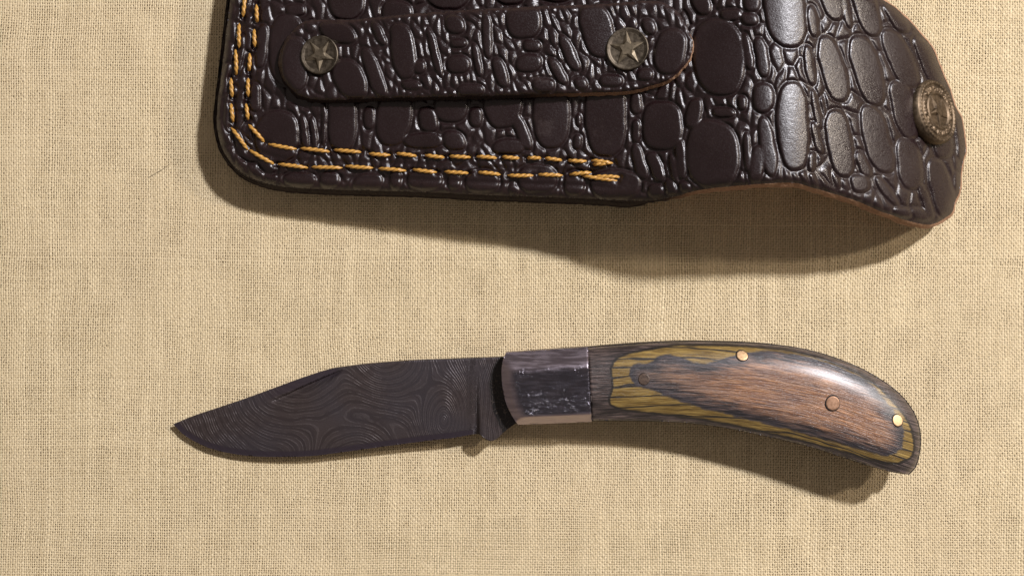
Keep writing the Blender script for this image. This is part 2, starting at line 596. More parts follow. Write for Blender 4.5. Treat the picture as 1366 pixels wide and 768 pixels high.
OUT = [(307, 0), (300, 60), (292, 128), (289, 157), (291, 179), (298, 201), (310, 219), (324, 232), (340, 240), (365, 247),
       (400, 251), (480, 254), (560, 256), (640, 260), (700, 262), (760, 264), (800, 266), (840, 268), (866, 268), (902, 262), (917, 257),
       (961, 250), (1003, 246), (1020, 245), (1060, 244), (1083, 250), (1106, 257), (1139, 267), (1178, 283), (1209, 294),
       (1237, 300), (1251, 297), (1261, 291), (1270, 284), (1274, 268), (1280, 256), (1282, 231), (1283, 221), (1289, 200),
       (1287, 181), (1282, 158), (1273, 138), (1266, 117), (1253, 86), (1244, 64), (1229, 46), (1209, 24), (1193, 9), (1180, 1),
       (1150, -18), (1110, -38), (1060, -54), (1000, -64), (940, -78), (880, -98), (830, -110), (700, -122), (420, -124),
       (360, -114), (330, -92), (316, -55)]
outline = curve(OUT, 2.4)
# slightly irregular cut edge
_a = np.arange(len(outline)) * 2.4
outline = outline + np.stack([fbm(_a, 0 * _a, 14, 31) * 0.9, fbm(_a, 0 * _a + 50, 14, 35) * 0.9], 1)

ZK = np.array([(200, 8.5), (290, 9), (420, 11.2), (600, 15.6), (800, 19.8), (870, 22.8), (940, 28), (1000, 31.6), (1040, 32.2), (1070, 31.2), (1100, 28.6),
               (1150, 24.0), (1200, 18.0), (1250, 9.9), (1290, 2.4), (1340, -6)], float)


def spline1(x, K):
    x = np.asarray(x, float)
    n = len(K); d = np.zeros(n)
    d[1:-1] = (K[2:, 1] - K[:-2, 1]) / (K[2:, 0] - K[:-2, 0])
    d[0] = (K[1, 1] - K[0, 1]) / (K[1, 0] - K[0, 0]); d[-1] = (K[-1, 1] - K[-2, 1]) / (K[-1, 0] - K[-2, 0])
    i = np.clip(np.searchsorted(K[:, 0], x) - 1, 0, n - 2)
    h = K[i + 1, 0] - K[i, 0]; t = np.clip((x - K[i, 0]) / h, 0, 1)
    t2, t3 = t * t, t ** 3
    return (2*t3-3*t2+1)*K[i, 1] + (t3-2*t2+t)*h*d[i] + (-2*t3+3*t2)*K[i+1, 1] + (t3-t2)*h*d[i+1]


def zbase(x, y):
    x = np.asarray(x, float); y = np.asarray(y, float)
    z = spline1(x, ZK)
    body = 1 - sstep((x - 820) / 120)
    z = z + body * 1.6 * (1 - ((y - 70) / 200) ** 2)        # pillow of the pouch
    z = z + (1 - body) * (0.015 * (y - 120))              # flap twists slightly
    return z


CELLS = [  # cx, cy, rx, ry, lean
 (1045,5,29,60,.15),(1084,29,8,22,.1),(1107,-5,15,34,.3),(1129,15,6,24,.2),(1154,8,17,42,.3),(1112,92,18,45,.25),
 (1157,94,20,48,.25),(1201,78,18,40,.4),(1196,22,13,23,.5),(1240,86,13,37,.4),(1219,35,6,8,.5),(1207,147,18,40,.25),
 (1170,186,19,46,.25),(1121,192,18,46,.15),(1213,219,18,35,.15),(1256,252,16,41,.2),(1258,192,14,20,.1),(1281,182,8,40,.15),
 (1278,243,5,14,0),(1152,219,9,19,.3),(1148,245,14,12,.2),(1183,255,9,20,.7),(1236,268,7,24,.3),(1205,283,13,8,.3),
 (1228,285,12,10,.6),(1058,168,23,60,.05),(1018,131,15,20,0),(1024,195,11,41,.15),(1010,220,11,26,-.1),(1016,77,10,28,.15),
 (1080,87,8,27,.15),(1090,145,6,27,.2),(1091,184,7,23,.25),(1083,216,6,14,-.1),(959,76,35,52,.08),(883,167,28,34,0),
 (950,206,36,46,.05),(925,152,11,21,-.2),(848,175,7,17,0),(853,216,10,25,.2),(875,223,10,21,.3),(908,212,8,27,.1),
 (899,224,6,20,.2),(875,254,12,10,0),(895,250,8,12,.2),(914,250,8,10,.3),(996,203,6,27,.05),(849,137,9,16,0),
 (808,152,28,58,0),(735,150,26,48,0),(670,132,27,40,0),(695,175,10,26,.4),(770,190,7,11,0),(773,160,5,10,0),
 (678,196,22,11,0),(717,238,27,20,0),(766,245,15,17,0),(820,246,34,21,0),(526,150,24,46,-.1),(571,160,14,18,.2),
 (602,138,24,27,0),(606,188,15,14,.2),(635,156,9,14,0),(565,188,27,11,0),(493,157,9,16,0),(456,160,20,42,0),(370,182,30,36,0),
 (406,175,6,24,.1),(419,178,5,24,.1),(432,165,4,30,0),(566,240,25,14,0),(605,240,10,14,0),(643,242,24,15,0),(491,243,21,13,-.2),
 (528,240,8,14,0),(400,240,22,10,.2),(440,240,14,12,0),(356,216,13,15,.3),(383,66,25,48,0),(349,62,9,30,-.1),(318,80,6,34,-.2),
 (305,150,7,28,0),(300,105,5,22,-.2),(462,-6,26,33,0),(530,20,21,20,0),(598,-12,30,26,0),(682,-12,22,20,0),(394,14,14,8,0),
 (935,4,14,16,.3),(1002,0,12,18,0),(1000,27,11,9,.2),(997,70,7,26,.15),(330,205,12,12,.8),(318,190,7,18,.4),(340,130,9,20,0),
 (965,150,16,7,.2),(990,137,7,11,0),(975,20,16,9,.2),(740,-20,30,24,0),(810,-18,24,18,0),(870,-30,22,28,0),
 (460,-80,30,34,0),(540,-70,28,36,0),(620,-80,30,36,0),(700,-75,30,34,0),(780,-75,28,30,0),(390,-60,26,40,0),(920,-45,22,22,0),
 (985,-35,20,20,0),(1056,175,1,1,0)]
SCELLS = [(393,86,20,37,0),(466,106,22,27,.3),(498,98,11,34,.35),(537,68,17,38,.12),(549,113,14,7,.3),(560,88,9,10,0),(612,86,17,13,0),
 (607,32,14,13,.2),(612,57,12,7,0),(628,121,18,9,0),(698,30,24,24,0),(706,85,18,13,-.2),(710,62,13,8,0),(668,97,10,20,.2),
 (797,42,23,37,.2),(725,113,16,10,0),(894,69,22,31,-.1),(450,44,24,15,.5),(580,70,6,34,.25),(505,45,7,18,.4),(650,48,7,32,.1),
 (760,70,9,26,.4),(745,95,10,18,.5),(815,108,17,9,0),(865,35,10,12,.2),(860,100,12,9,0),(637,80,6,24,.2),(775,112,9,9,.3)]


def emboss(cells, bbox, seed, spacing, step=1.25, lean=0.12):
    """height map (0..1) of rounded cells with small vertical cells filling the gaps; returned as a sampler"""
    x0, y0, x1, y1 = bbox
    xs = np.arange(x0, x1, step); ys = np.arange(y0, y1, step)
    X, Y = np.meshgrid(xs, ys)
    wx = X + 2.0 * fbm(X, Y, 26, seed); wy = Y + 2.0 * fbm(X, Y, 26, seed + 5)
    best = np.full(X.shape, -1e9)           # signed px inside the nearest big cell
    H = np.zeros(X.shape)
    for i, (cx, cy, rx, ry, k) in enumerate(cells):
        if rx < 2:
            continue
        m = (np.abs(X - cx) < rx + abs(k) * ry + 30) & (np.abs(Y - cy) < ry + 30)
        if not m.any():
            continue
        dy = wy[m] - cy; dx = wx[m] - cx - k * dy
        p = 2.5
        d = (np.abs(dx / rx) ** p + np.abs(dy / ry) ** p) ** (1 / p)
        r = np.hypot(dx, dy) + 1e-6
        t = (1 - d) / np.maximum(d, 0.25) * r           # px to the rim along the ray
        t = np.where(d < 0.3, min(rx, ry) * (1 - d), t)
        best[m] = np.maximum(best[m], t)
        dome = 0.80 + 0.20 * np.clip(1 - d ** 2, 0, 1) * (1 if min(rx, ry) > 12 else 0.6)
        h = (1 - (1 - np.clip(t / 4.6, 0, 1)) ** 2.2) * dome
        H[m] = np.maximum(H[m], h)
    # fill cells: Voronoi in a stretched metric
    r = np.random.default_rng(seed)
    pts = []
    n = int((x1 - x0) * (y1 - y0) / (spacing ** 2) * 1.6)
    cand = np.stack([r.uniform(x0, x1, n * 3), r.uniform(y0, y1, n * 3)], 1)
    ii = np.clip(((cand[:, 0] - x0) / step).astype(int), 0, len(xs) - 1); jj = np.clip(((cand[:, 1] - y0) / step).astype(int), 0, len(ys) - 1)
    cand = cand[best[jj, ii] < -1.5]
    sx, sy = 1.0, 0.46
    for c, rf in zip(cand, r.uniform(0.8, 1.45, len(cand))):
        if len(pts) == 0:
            pts.append(c); continue
        q = np.array(pts)
        if np.min(((q[:, 0] - c[0]) * sx) ** 2 + ((q[:, 1] - c[1]) * sy) ** 2) > (spacing * 0.68 * rf) ** 2:
            pts.append(c)
    pts = np.array(pts)
    sl = lean + 0.30 * r.normal(size=len(pts))
    f1 = np.full(X.shape, 1e9); f2 = np.full(X.shape, 1e9)
    for (cx, cy), k in zip(pts, sl):
        a0 = max(int((cx - 3.2 * spacing - x0) / step), 0); a1 = int((cx + 3.2 * spacing - x0) / step) + 1
        b0 = max(int((cy - 4.6 * spacing - y0) / step), 0); b1 = int((cy + 4.6 * spacing - y0) / step) + 1
        dy = wy[b0:b1, a0:a1] - cy
        d = np.hypot((wx[b0:b1, a0:a1] - cx - k * dy) * sx, dy * sy)
        A = f1[b0:b1, a0:a1]; B = f2[b0:b1, a0:a1]
        B[...] = np.where(d < A, A, np.minimum(B, d)); A[...] = np.minimum(A, d)
    t = np.minimum((f2 - f1) * 0.62 - 0.2, -best - 1.2)
    hf = 0.80 * (1 - (1 - np.clip(t / 4.2, 0, 1)) ** 2) * (0.85 + 0.25 * fbm(X, Y, 18, seed + 9))
    wr = 0.035 * fbm(X, Y, 7, seed + 12)
    H = np.maximum(H, np.clip(hf, 0, 1)) + wr * (best < 2)
    # one light blur
    K = np.pad(H, 1, mode='edge')
    H = (K[1:-1, 1:-1] * 4 + (K[:-2, 1:-1] + K[2:, 1:-1] + K[1:-1, :-2] + K[1:-1, 2:]) * 2 + K[:-2, :-2] + K[2:, 2:] + K[:-2, 2:] + K[2:, :-2]) / 16

    def sample(x, y):
        u = np.clip((np.asarray(x) - x0) / step, 0, len(xs) - 1.001); v = np.clip((np.asarray(y) - y0) / step, 0, len(ys) - 1.001)
        i = u.astype(int); j = v.astype(int); a = u - i; b = v - j
        return (H[j, i] * (1-a) + H[j, i+1] * a) * (1-b) + (H[j+1, i] * (1-a) + H[j+1, i+1] * a) * b
    return sample


emb_body = emboss(CELLS, (270, -140, 1305, 315), 41, 15.0)
DEPTH = 0.98     # mm


OUTER = [((327, -6), (324, 24)), ((319, 31), (319, 65)), ((314, 66), (315, 101)), ((308, 104), (310, 131)), ((308, 138), (311, 164)), ((308, 170), (331, 201)),
         ((332, 200), (366, 219)), ((370, 219), (411, 224)), ((415, 223), (457, 224)), ((460, 221.5), (498, 224)), ((504, 225), (542, 228)), ((550, 226), (583, 230)),
         ((592, 229), (625, 231)), ((637, 230), (668, 233)), ((676, 234), (712, 234)), ((717, 233), (751, 234)), ((759, 233), (789, 230)), ((775, 234), (824, 241)),
         ((790, 236), (827, 236))]
INNER = [((342, 6), (343, 31)), ((339, 39), (340, 64)), ((333, 71), (332, 96)), ((331, 104), (331, 130)), ((328, 138), (331, 161)), ((331, 166), (353, 190)),
         ((357, 192), (396, 199)), ((400, 198), (440, 202.5)), ((445, 200), (482, 203)), ((491, 205), (521, 207)), ((528, 205), (556, 208.5)), ((566, 207), (593, 210)),
         ((599, 208.5), (628, 210)), ((635, 209), (663, 211)), ((669, 209), (693, 211)), ((703, 211), (722, 211)), ((726, 211), (750, 214)), ((757, 214), (783, 215)),
         ((788, 214), (818, 218)), ((790, 219), (812, 218))]


def holes(x, y):
    """dimples where the needle pulled the thread through"""
    x = np.asarray(x, float); y = np.asarray(y, float)
    h = np.zeros(x.shape)
    for row in (OUTER, INNER):
        for ab in row:
            for cx, cy in ab:
                m = (np.abs(x - cx) < 12) & (np.abs(y - cy) < 12)
                if m.any():
                    h[m] = np.maximum(h[m], np.exp(-((x[m] - cx) ** 2 + (y[m] - cy) ** 2) / 4.2 ** 2))
    return h


def z_leather(x, y, s):
    r = 9.0
    edge = 1.15 * (1 - np.clip(s / r, 0, 1)) ** 2
    fade = 0.35 + 0.65 * sstep(s / 14)
    press = np.exp(-((s - 17) / 3.5) ** 2) + np.exp(-((s - 37) / 3.5) ** 2)
    body = 1 - sstep((np.asarray(x) - 790) / 40)
    return zbase(x, y) + DEPTH * emb_body(x, y) * fade - edge - 0.28 * press * body - 0.85 * holes(x, y)


def a_leather(x, y, s):
    body = 1 - sstep((x - 840) / 60)
    return {"worn": np.clip(1 - s / 16, 0, 1) * (0.55 * body + 0.12) * (0.6 + 0.5 * fbm(x, y, 40, 70))}


relief("back_panel", outline, z_leather, 1.25, M['leather'], sheath, a_leather)
ztop = lambda x, y: z_leather(x, y, 0 * np.asarray(x))
THK = 2.6
raw_attr = sstep((outline[:, 0] - 880) / 60)
wall("cut_edge", outline, ztop, lambda x, y: zbase(x, y) - THK, M['edge'], sheath, 4, 0.3, 1.3, 81, {"raw": raw_attr}, 2.2 + 2.4 * raw_attr)
relief("suede_lining", outline, lambda x, y, s: zbase(x, y) - THK, 5.0, M['suede'], sheath, None, True)

# welt and front panel below (the pouch)
def body_outline(grow, right):
    pts = [(307, 0), (300, 60), (292, 128), (289, 157), (291, 179), (298, 201), (310, 219), (324, 232), (340, 240), (365, 247),
           (400, 251), (480, 254), (560, 256), (640, 260), (700, 262), (760, 264), (800, 266), (right - 18, 268), (right, 262), (right + 2, 180),
           (right, 40), (right - 2, -90), (right - 20, -110), (700, -122), (420, -124), (360, -114), (330, -92), (316, -55)]
    c = curve(pts, 1.6)
    t = np.roll(c, -1, 0) - np.roll(c, 1, 0); t /= np.linalg.norm(t, axis=1)[:, None]
    area = 0.5 * np.sum(c[:, 0] * np.roll(c[:, 1], -1) - np.roll(c[:, 0], -1) * c[:, 1])
    nr = np.stack([t[:, 1], -t[:, 0]], 1) * (1 if area > 0 else -1)
    return c + nr * grow


for nm, grow, right, top, bot, sd_ in (("welt", 2.6, 862, lambda x, y: zbase(x, y) - THK - 0.05, lambda x, y: zbase(x, y) * 0.42, 85),
                                      ("front_panel", 4.6, 866, lambda x, y: zbase(x, y) * 0.42 - 0.05, lambda x, y: 0 * x + 0.05, 88)):
    c = body_outline(grow, right)
    w = wall(nm, c, top, bot, M['edge'], sheath, 5, 1.6, 1.1, sd_, {"raw": np.zeros(len(c))})
    cap_ = relief("layer_face", c, lambda x, y, s, top=top: top(x, y), 9.0, M['edge'], w, lambda x, y, s: {"raw": 0 * x})

# belt-loop strap
SOUT = [(406, 29), (392, 40), (380, 55), (372, 76), (373, 95), (382, 112), (400, 128), (438, 134), (460, 133), (515, 131), (660, 128), (713, 126),
        (786, 124), (844, 121), (871, 114), (893, 106), (911, 91), (921, 76), (924, 56), (919, 42), (911, 27), (900, 13), (884, 4), (869, 2), (804, 6),
        (722, 9), (640, 13), (551, 19), (460, 27), (422, 27)]
sout = curve(SOUT, 1.2)
_a = np.arange(len(sout)) * 1.2
sout = sout + np.stack([fbm(_a, 0 * _a, 6, 51) * 0.7, fbm(_a, 0 * _a + 50, 6, 55) * 0.7], 1)
emb_strap = emboss(SCELLS, (360, -8, 935, 145), 61, 12.0, 1.25, 0.25)


def z_strap0(x, y):
    x = np.asarray(x, float)
    u = np.clip((x - 430) / 400, 0, 1)
    return zbase(x, y) + 2.9 + 1.3 * np.sin(math.pi * u) ** 0.8


def z_strap(x, y, s):
    edge = 0.6 * (1 - np.clip(s / 4.5, 0, 1)) ** 2
    dent = 0.7 * np.exp(-((x - 427) ** 2 + (y - 74) ** 2) / 34 ** 2) + 0.7 * np.exp(-((x - 837) ** 2 + (y - 66) ** 2) / 36 ** 2)
    return z_strap0(x, y) + 0.95 * emb_strap(x, y) * (0.5 + 0.5 * sstep(s / 8)) - edge - dent


strap = relief("belt_strap", sout, z_strap, 1.25, M['leather'], sheath, lambda x, y, s: {"worn": np.clip(1 - s / 5, 0, 1) * 0.35})
wall("strap_edge", sout, lambda x, y: z_strap(x, y, 0 * x), lambda x, y: z_strap0(x, y) - 2.2, M['edge'], strap, 3, 0.2, 1.2, 91,
     {"raw": sstep((sout[:, 0] - 690) / 130) * 0.9 * (sout[:, 1] > 45)}, 2.6)
relief("strap_underside", sout, lambda x, y, s: z_strap0(x, y) - 2.2, 6.0, M['suede'], strap, None, True)


# stitches: two twisted plies dipping into the leather at both ends
def stitch(p0, p1, rad=3.0, seed=0, lift=0.55):
    p0 = np.array(p0, float); p1 = np.array(p1, float)
    L = np.linalg.norm(p1 - p0); n = max(12, int(L / 1.6)); m = 12
    d = (p1 - p0) / L; side = np.array([-d[1], d[0]])
    V = []; A = []
    for i in range(n + 1):
        u = i / n
        c = p0 + d * L * u
        prof = math.sqrt(max(0.03, 1 - abs(2 * u - 1) ** 3.2))
        bow = 0.5 * math.sin(seed * 1.7) * math.sin(math.pi * u)
        c = c + side * bow
        zc = float(zs(c[0], c[1])) + (-0.55 + (0.55 + lift) * min(1, 1.25 * math.sin(math.pi * u) ** 0.7))
        tw = u * L / 8.0 * math.pi * 1.0 + seed
        for k in range(m):
            a = 2 * math.pi * k / m
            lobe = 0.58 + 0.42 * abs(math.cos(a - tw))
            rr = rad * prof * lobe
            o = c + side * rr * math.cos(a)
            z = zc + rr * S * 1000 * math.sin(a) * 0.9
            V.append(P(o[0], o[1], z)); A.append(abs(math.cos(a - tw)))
    V = to_local(np.array(V), sheath)
    F = []
    for i in range(n):
        for k in range(m):
            F.append((i*m+k, i*m+(k+1) % m, (i+1)*m+(k+1) % m, (i+1)*m+k))
    F.append(tuple(range(m - 1, -1, -1))); F.append(tuple(range(n*m, n*m + m)))
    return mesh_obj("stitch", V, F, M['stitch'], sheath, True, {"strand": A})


def zs(x, y):
    return zbase(x, y) + DEPTH * 0.50


k_ = 0
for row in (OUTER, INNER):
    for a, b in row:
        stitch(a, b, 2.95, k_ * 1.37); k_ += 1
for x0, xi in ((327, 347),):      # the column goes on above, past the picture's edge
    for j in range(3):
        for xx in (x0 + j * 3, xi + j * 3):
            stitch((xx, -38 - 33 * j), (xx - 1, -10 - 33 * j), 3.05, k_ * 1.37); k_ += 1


# rivets with star
def frame_at(px, py, zfn):
    e = 6.0
    c = P(px, py, zfn(px, py)); ax = P(px + e, py, zfn(px + e, py)) - P(px - e, py, zfn(px - e, py))
    ay = P(px, py - e, zfn(px, py - e)) - P(px, py + e, zfn(px, py + e))
    ax /= np.linalg.norm(ax); n = np.cross(ax, ay); n /= np.linalg.norm(n); ay = np.cross(n, ax)
    return c.reshape(3), ax.reshape(3), ay.reshape(3), n.reshape(3)


def polar(name, fr, R, hf, mat, parent, nr=22, na=72):
    c, ax, ay, n = fr
    V = [c + n * float(hf(0.0, 0.0))]
    for i in range(1, nr + 1):
        r = R * i / nr
        for k in range(na):
            a = 2 * math.pi * k / na
            V.append(c + ax * r * math.cos(a) + ay * r * math.sin(a) + n * float(hf(i / nr, a)))
    for k in range(na):                       # skirt
        a = 2 * math.pi * k / na
        V.append(c + ax * R * 1.0 * math.cos(a) + ay * R * math.sin(a) - n * 0.0018)
    F = [(0, 1 + k, 1 + (k + 1) % na) for k in range(na)]
    for i in range(nr):
        for k in range(na):
            a, b = 1 + i * na, 1 + (i + 1) * na
            F.append((a + k, b + k, b + (k + 1) % na, a + (k + 1) % na))
    return mesh_obj(name, to_local(np.array(V), parent), F, mat, parent)


def star_mesh(name, fr, R, rot, z0, z1, mat, parent, inner=0.42, sheathp=None):
    c, ax, ay, n = fr
    V = [c + n * z1]
    for ring, (sc, zz) in enumerate(((0.42, z1), (1.0, z0), (1.06, z0 - 0.0006))):
        for k in range(10):
            r = R * (1 if k % 2 == 0 else inner) * (sc if not (ring == 0 and k % 2) else 0.72)
            a = rot + math.pi * k / 5
            lift = (z1 - z0) * (0.25 if (ring == 1 and k % 2 == 0) else 0)
            V.append(c + ax * r * math.cos(a) + ay * r * math.sin(a) + n * (zz + lift))
    F = [(0, 1 + k, 1 + (k + 1) % 10) for k in range(10)]
    for i in range(2):
        for k in range(10):
            a, b = 1 + i * 10, 11 + i * 10
            F.append((a + k, b + k, b + (k + 1) % 10, a + (k + 1) % 10))
    return mesh_obj(name, to_local(np.array(V), sheathp), F, mat, parent, False)


def rivet(px, py, rpx, rot):
    fr = frame_at(px, py, lambda x, y: z_strap0(x, y) + 0.25)
    R = rpx * S * (1 - float(zbase(px, py) + 4) / 300)

    def hf(u, a):
        if u > 0.9:
            q = (u - 0.95) / 0.05
            return 0.00095 - 0.0004 * max(0, q) ** 2 - 0.0003 * max(0, -q)
        return 0.00050 + 0.00010 * (u / 0.9) ** 3 + 0.00030 * max(0.0, (u - 0.82) / 0.08)
    o = polar("rivet", fr, R, hf, M['bronze'], sheath)
    star_mesh("star", fr, R * 0.84, rot, 0.00060, 0.00102, M['bronze_worn'], o, 0.40, sheath)
    return o


rivet(427, 74, 26.0, -math.pi / 2 + 0.02)
rivet(837, 66, 28.5, math.pi / 2 + 0.08)

# snap button on the flap
cfr = frame_at(1243, 150, lambda x, y: zbase(x, y) + 0.55)
RC = 0.0083
_q = Matrix.Rotation(math.radians(5), 3, Vector(cfr[2])) @ Matrix.Rotation(math.radians(-5), 3, Vector(cfr[1]))
cfr = (cfr[0] + np.array((0.0006, 0, 0.0002)), np.array(_q @ Vector(cfr[1])), np.array(_q @ Vector(cfr[2])), np.array(_q @ Vector(cfr[3])))


def cap_h(u, a):
    if u > 0.97:
        return 0.0006
    if u > 0.86:                                   # rope rim
        q = (u - 0.915) / 0.055
        return 0.00105 + 0.00030 * math.sqrt(max(0, 1 - q * q)) * (0.72 + 0.28 * math.sin(46 * a + u * 30))
    if u > 0.80:
        return 0.00095
    if u > 0.58:                                   # worn, unreadable raised marks
        w = float(vnoise(a * 40, u * 30, 2.2, 93)); ok = 0.62 < u < 0.78
        return 0.00110 + (0.00026 if (ok and w > 0.0) else 0.0)
    if u > 0.53:
        return 0.00142
    if u < 0.17:                                   # curl in the middle
        return 0.00115 + 0.00022 * math.sin(u * 60 + a)
    return 0.00100


cap = polar("snap_button", cfr, RC, cap_h, M['cap'], sheath, 44, 184)
star_mesh("star", cfr, RC * 0.53, math.pi / 2 + 0.5, 0.00095, 0.00150, M['cap'], cap, 0.40, sheath)
cap["label"] = "round antique brass snap button with a star"
strap["label"] = "rounded belt strap held by two star rivets"
# ------------------------------------------------------------------ folding knife
knife = empty("folding_knife", tuple(P(850, 515, 0)), "open folding knife with patterned dark steel blade and laminated wood handle", "knife")


def zm(x):
    return 1.45 + (np.asarray(x, float) - 232) * 0.0090


SPINE = [(231, 565.5), (256, 555), (292, 543), (329, 530.5), (366, 517), (406, 502.5), (444, 491.0), (458, 489), (486, 485.5), (520, 482.5), (560, 480), (600, 478.6), (670, 476)]
EDGE = [(690, 563), (680, 570), (671, 577), (664, 584), (657, 587.5), (651, 587), (645, 583), (640, 579), (636, 578.5), (609, 583), (566, 588), (520, 594), (480, 599.5),
        (458, 602.5), (418, 607.5), (383, 609), (337, 608), (309, 604.5), (280, 597.5), (257, 587), (243, 578)]
b_top = curve(SPINE, 1.2, False); b_bot = curve(EDGE, 1.2, False)
bpoly = np.concatenate([b_top, [(690, 475), (720, 476), (720, 560)], b_bot])
edge_line = curve([(636, 578.5), (609, 583), (566, 588), (520, 594), (480, 599.5), (458, 602.5), (418, 607.5), (383, 609), (337, 608), (309, 604.5), (280, 597.5), (257, 587), (243, 578), (231, 565.5)], 2, False)


def blade_parts(x, y):
    de, _, _ = sdist(x, y, edge_line, False)
    ds, _, _ = sdist(x, y, b_top, False)
    return de, ds


NA, NB = np.array([362, 535.0]), np.array([457, 492.5])


def z_blade(x, y, s, nick=1.0):
    de, ds = blade_parts(x, y)
    ric = sstep((x - 634) / 7)                                  # unground ricasso
    t = 0.25 + 1.40 * np.clip(de / 85, 0, 1) ** 0.8            # hollow to flat grind
    t = np.where(de < 8, np.minimum(t, 0.03 + 0.42 * de / 8), t)
    tip = sstep((x - 231) / 120)
    t = t * (0.45 + 0.55 * tip)
    t = t * (1 - ric) + 1.60 * ric
    sw = np.clip((x - 240) / 40, 0, 1) * np.clip((470 - x) / 30, 0, 1)     # swedge along the clip
    t = t - 0.55 * sw * np.clip(1 - ds / 15, 0, 1)
    t = t - 0.16 * (1 - np.clip(ds / 2.0, 0, 1))
    # nail nick: sharp upper side, sloping lower side
    d = (NB - NA) / np.linalg.norm(NB - NA); nrm = np.array([-d[1], d[0]])
    rx = x - NA[0]; ry = y - NA[1]
    u = (rx * d[0] + ry * d[1]) / np.linalg.norm(NB - NA); w = rx * nrm[0] + ry * nrm[1] + 5.5 * np.sin(np.pi * np.clip(u, 0, 1)) * 0.25
    deep = np.sin(np.pi * np.clip(u, 0, 1)) ** 0.6
    wd = 12.0 * deep + 0.01
    g = np.where((w > 0) & (w < wd), np.clip((1 - w / wd) * 1.8, 0, 1), 0)
    t = np.maximum(t - 1.35 * deep * g * ((u > 0) & (u < 1)) * nick, 0.1)
    # ridge beside the plunge line
    t = t - 0.25 * np.exp(-((x - 635 - (y - 530) * 0.06) / 3.0) ** 2) * sstep((y - 520) / 30)
    return zm(x) + np.maximum(t, 0.02)


def a_blade(x, y, s):
    r1 = np.hypot((x - 512) * 0.95, (y - 468) * 1.0)
    r2 = np.hypot((x - 405) * 0.9, (y - 480) * 0.85) * 0.95 + 12
    r3 = np.hypot((x - 592) * 1.3, (y - 560) * 0.75) + 30
    r4 = np.hypot((x - 470), (y - 625)) * 0.9 + 25
    k = 14.0
    f = -k * np.log(np.exp(-r1 / k) + np.exp(-r2 / k) + np.exp(-r3 / k) + np.exp(-r4 / k))
    f = f + 14 * fbm(x, y, 110, 21, 2) + 3 * fbm(x, y, 34, 24, 2)
    ric = sstep((x - 622) / 18)
    fr = (x + 5 * np.sin(y / 30.0) - (y - 530) * 0.10) * 1.15 + 4 * fbm(x, y, 40, 27)
    f = f * (1 - ric) + fr * ric
    de, ds = blade_parts(x, y)
    bev = (1 - sstep((de - 6.5) / 1.8)) * (1 - sstep((x - 628) / 8))
    ln = curve([(668, 474), (658, 488), (653, 506), (654, 526), (657, 545), (664, 563), (672, 580)], 2, False)
    xl = np.interp(y, ln[:, 1], ln[:, 0])
    return {"phase": f / 2.95 * 2 * math.pi, "bevel": np.clip(bev + 0.8 * (1 - sstep((ds - 9) / 5)) * sstep((x - 330) / 60) * (1 - sstep((x - 440) / 25)), 0, 1), "tang": sstep((x - xl + 1) / 2)}


blade = relief("blade", bpoly, z_blade, 1.25, M['blade'], knife, a_blade)
bl2 = relief("reverse_face", bpoly, lambda x, y, s: 2 * zm(x) - z_blade(x, y, s, 0.0), 4.0, M['blade'], blade, a_blade, True)
def _wz(x, y):
    return z_blade(np.asarray(x), np.asarray(y), 0)
wall("edge_band", bpoly, _wz, lambda x, y: 2 * zm(x) - _wz(x, y), M['blade'], blade, 1, 0, 0, 1,
     {k: v for k, v in a_blade(bpoly[:, 0], bpoly[:, 1], None).items()})

H_TOP = [(784, 463), (838, 458.5), (890, 455.5), (916, 455), (980, 456), (1027, 459), (1080, 467), (1130, 483), (1167, 501), (1199, 524), (1217, 546), (1225, 564), (1228, 582),
         (1226, 608), (1221, 623), (1213, 632)]
H_BOT = [(1213, 632), (1199, 630.5), (1167, 623), (1136, 613), (1074, 593.5), (1011, 579), (970, 570.5), (916, 563.5), (864, 561), (790, 560.5)]
h_top = curve(H_TOP, 1.3, False); h_bot = curve(H_BOT, 1.3, False)
hpoly = np.concatenate([h_top, h_bot[1:]])
prof_top = np.concatenate([[(600, 474)], curve(H_TOP, 4, False)])
prof_bot = np.concatenate([curve(H_BOT, 4, False), [(600, 562)]])
mid_x = np.arange(780, 1155, 5.0)
y_mid = 0.5 * (np.interp(mid_x, h_top[:, 0], h_top[:, 1]) + np.interp(mid_x, h_bot[::-1, 0], h_bot[::-1, 1]))

Y_OUT = [(816, 487), (823, 478), (836, 472), (864, 466), (895, 461), (942, 460), (1011, 463), (1074, 472), (1120, 487), (1160, 507), (1190, 534), (1211, 562), (1219, 586), (1217, 607),
         (1199, 617), (1167, 614), (1121, 601), (1042, 581), (968, 565), (916, 556), (864, 550), (827, 545), (813, 537), (817, 516)]
Y_IN = [(841, 490), (850, 485), (862, 484), (890, 472), (913, 479), (937, 484), (976, 475), (1010, 468), (1074, 474.5), (1120, 489.5), (1158, 509.5), (1184, 537), (1205, 572), (1202, 597), (1184, 608),
        (1155, 601.5), (1105, 588), (1042, 570), (985, 556), (942, 545.5), (895, 530), (869, 520), (846, 512), (839, 500)]
y_out = curve(Y_OUT, 4); y_in = curve(Y_IN, 4)


def handle_profile(x, y):
    dt, _, _ = sdist(x, y, prof_top, False)
    db, _, _ = sdist(x, y, prof_bot, False)
    a = np.clip(dt / 58, 0, 1); b = np.clip(db / 46, 0, 1)
    ft = (1 - (1 - a) ** 2.3) ** 0.62                 # full rounding over the back
    fb = 0.46 + 0.54 * (1 - (1 - b) ** 2.0)           # flatter towards the belly edge
    h = np.clip(0.5 + 0.5 * (fb - ft) / 0.12, 0, 1)
    return np.maximum(fb * (1 - h) + ft * h - 0.12 * h * (1 - h), 0)


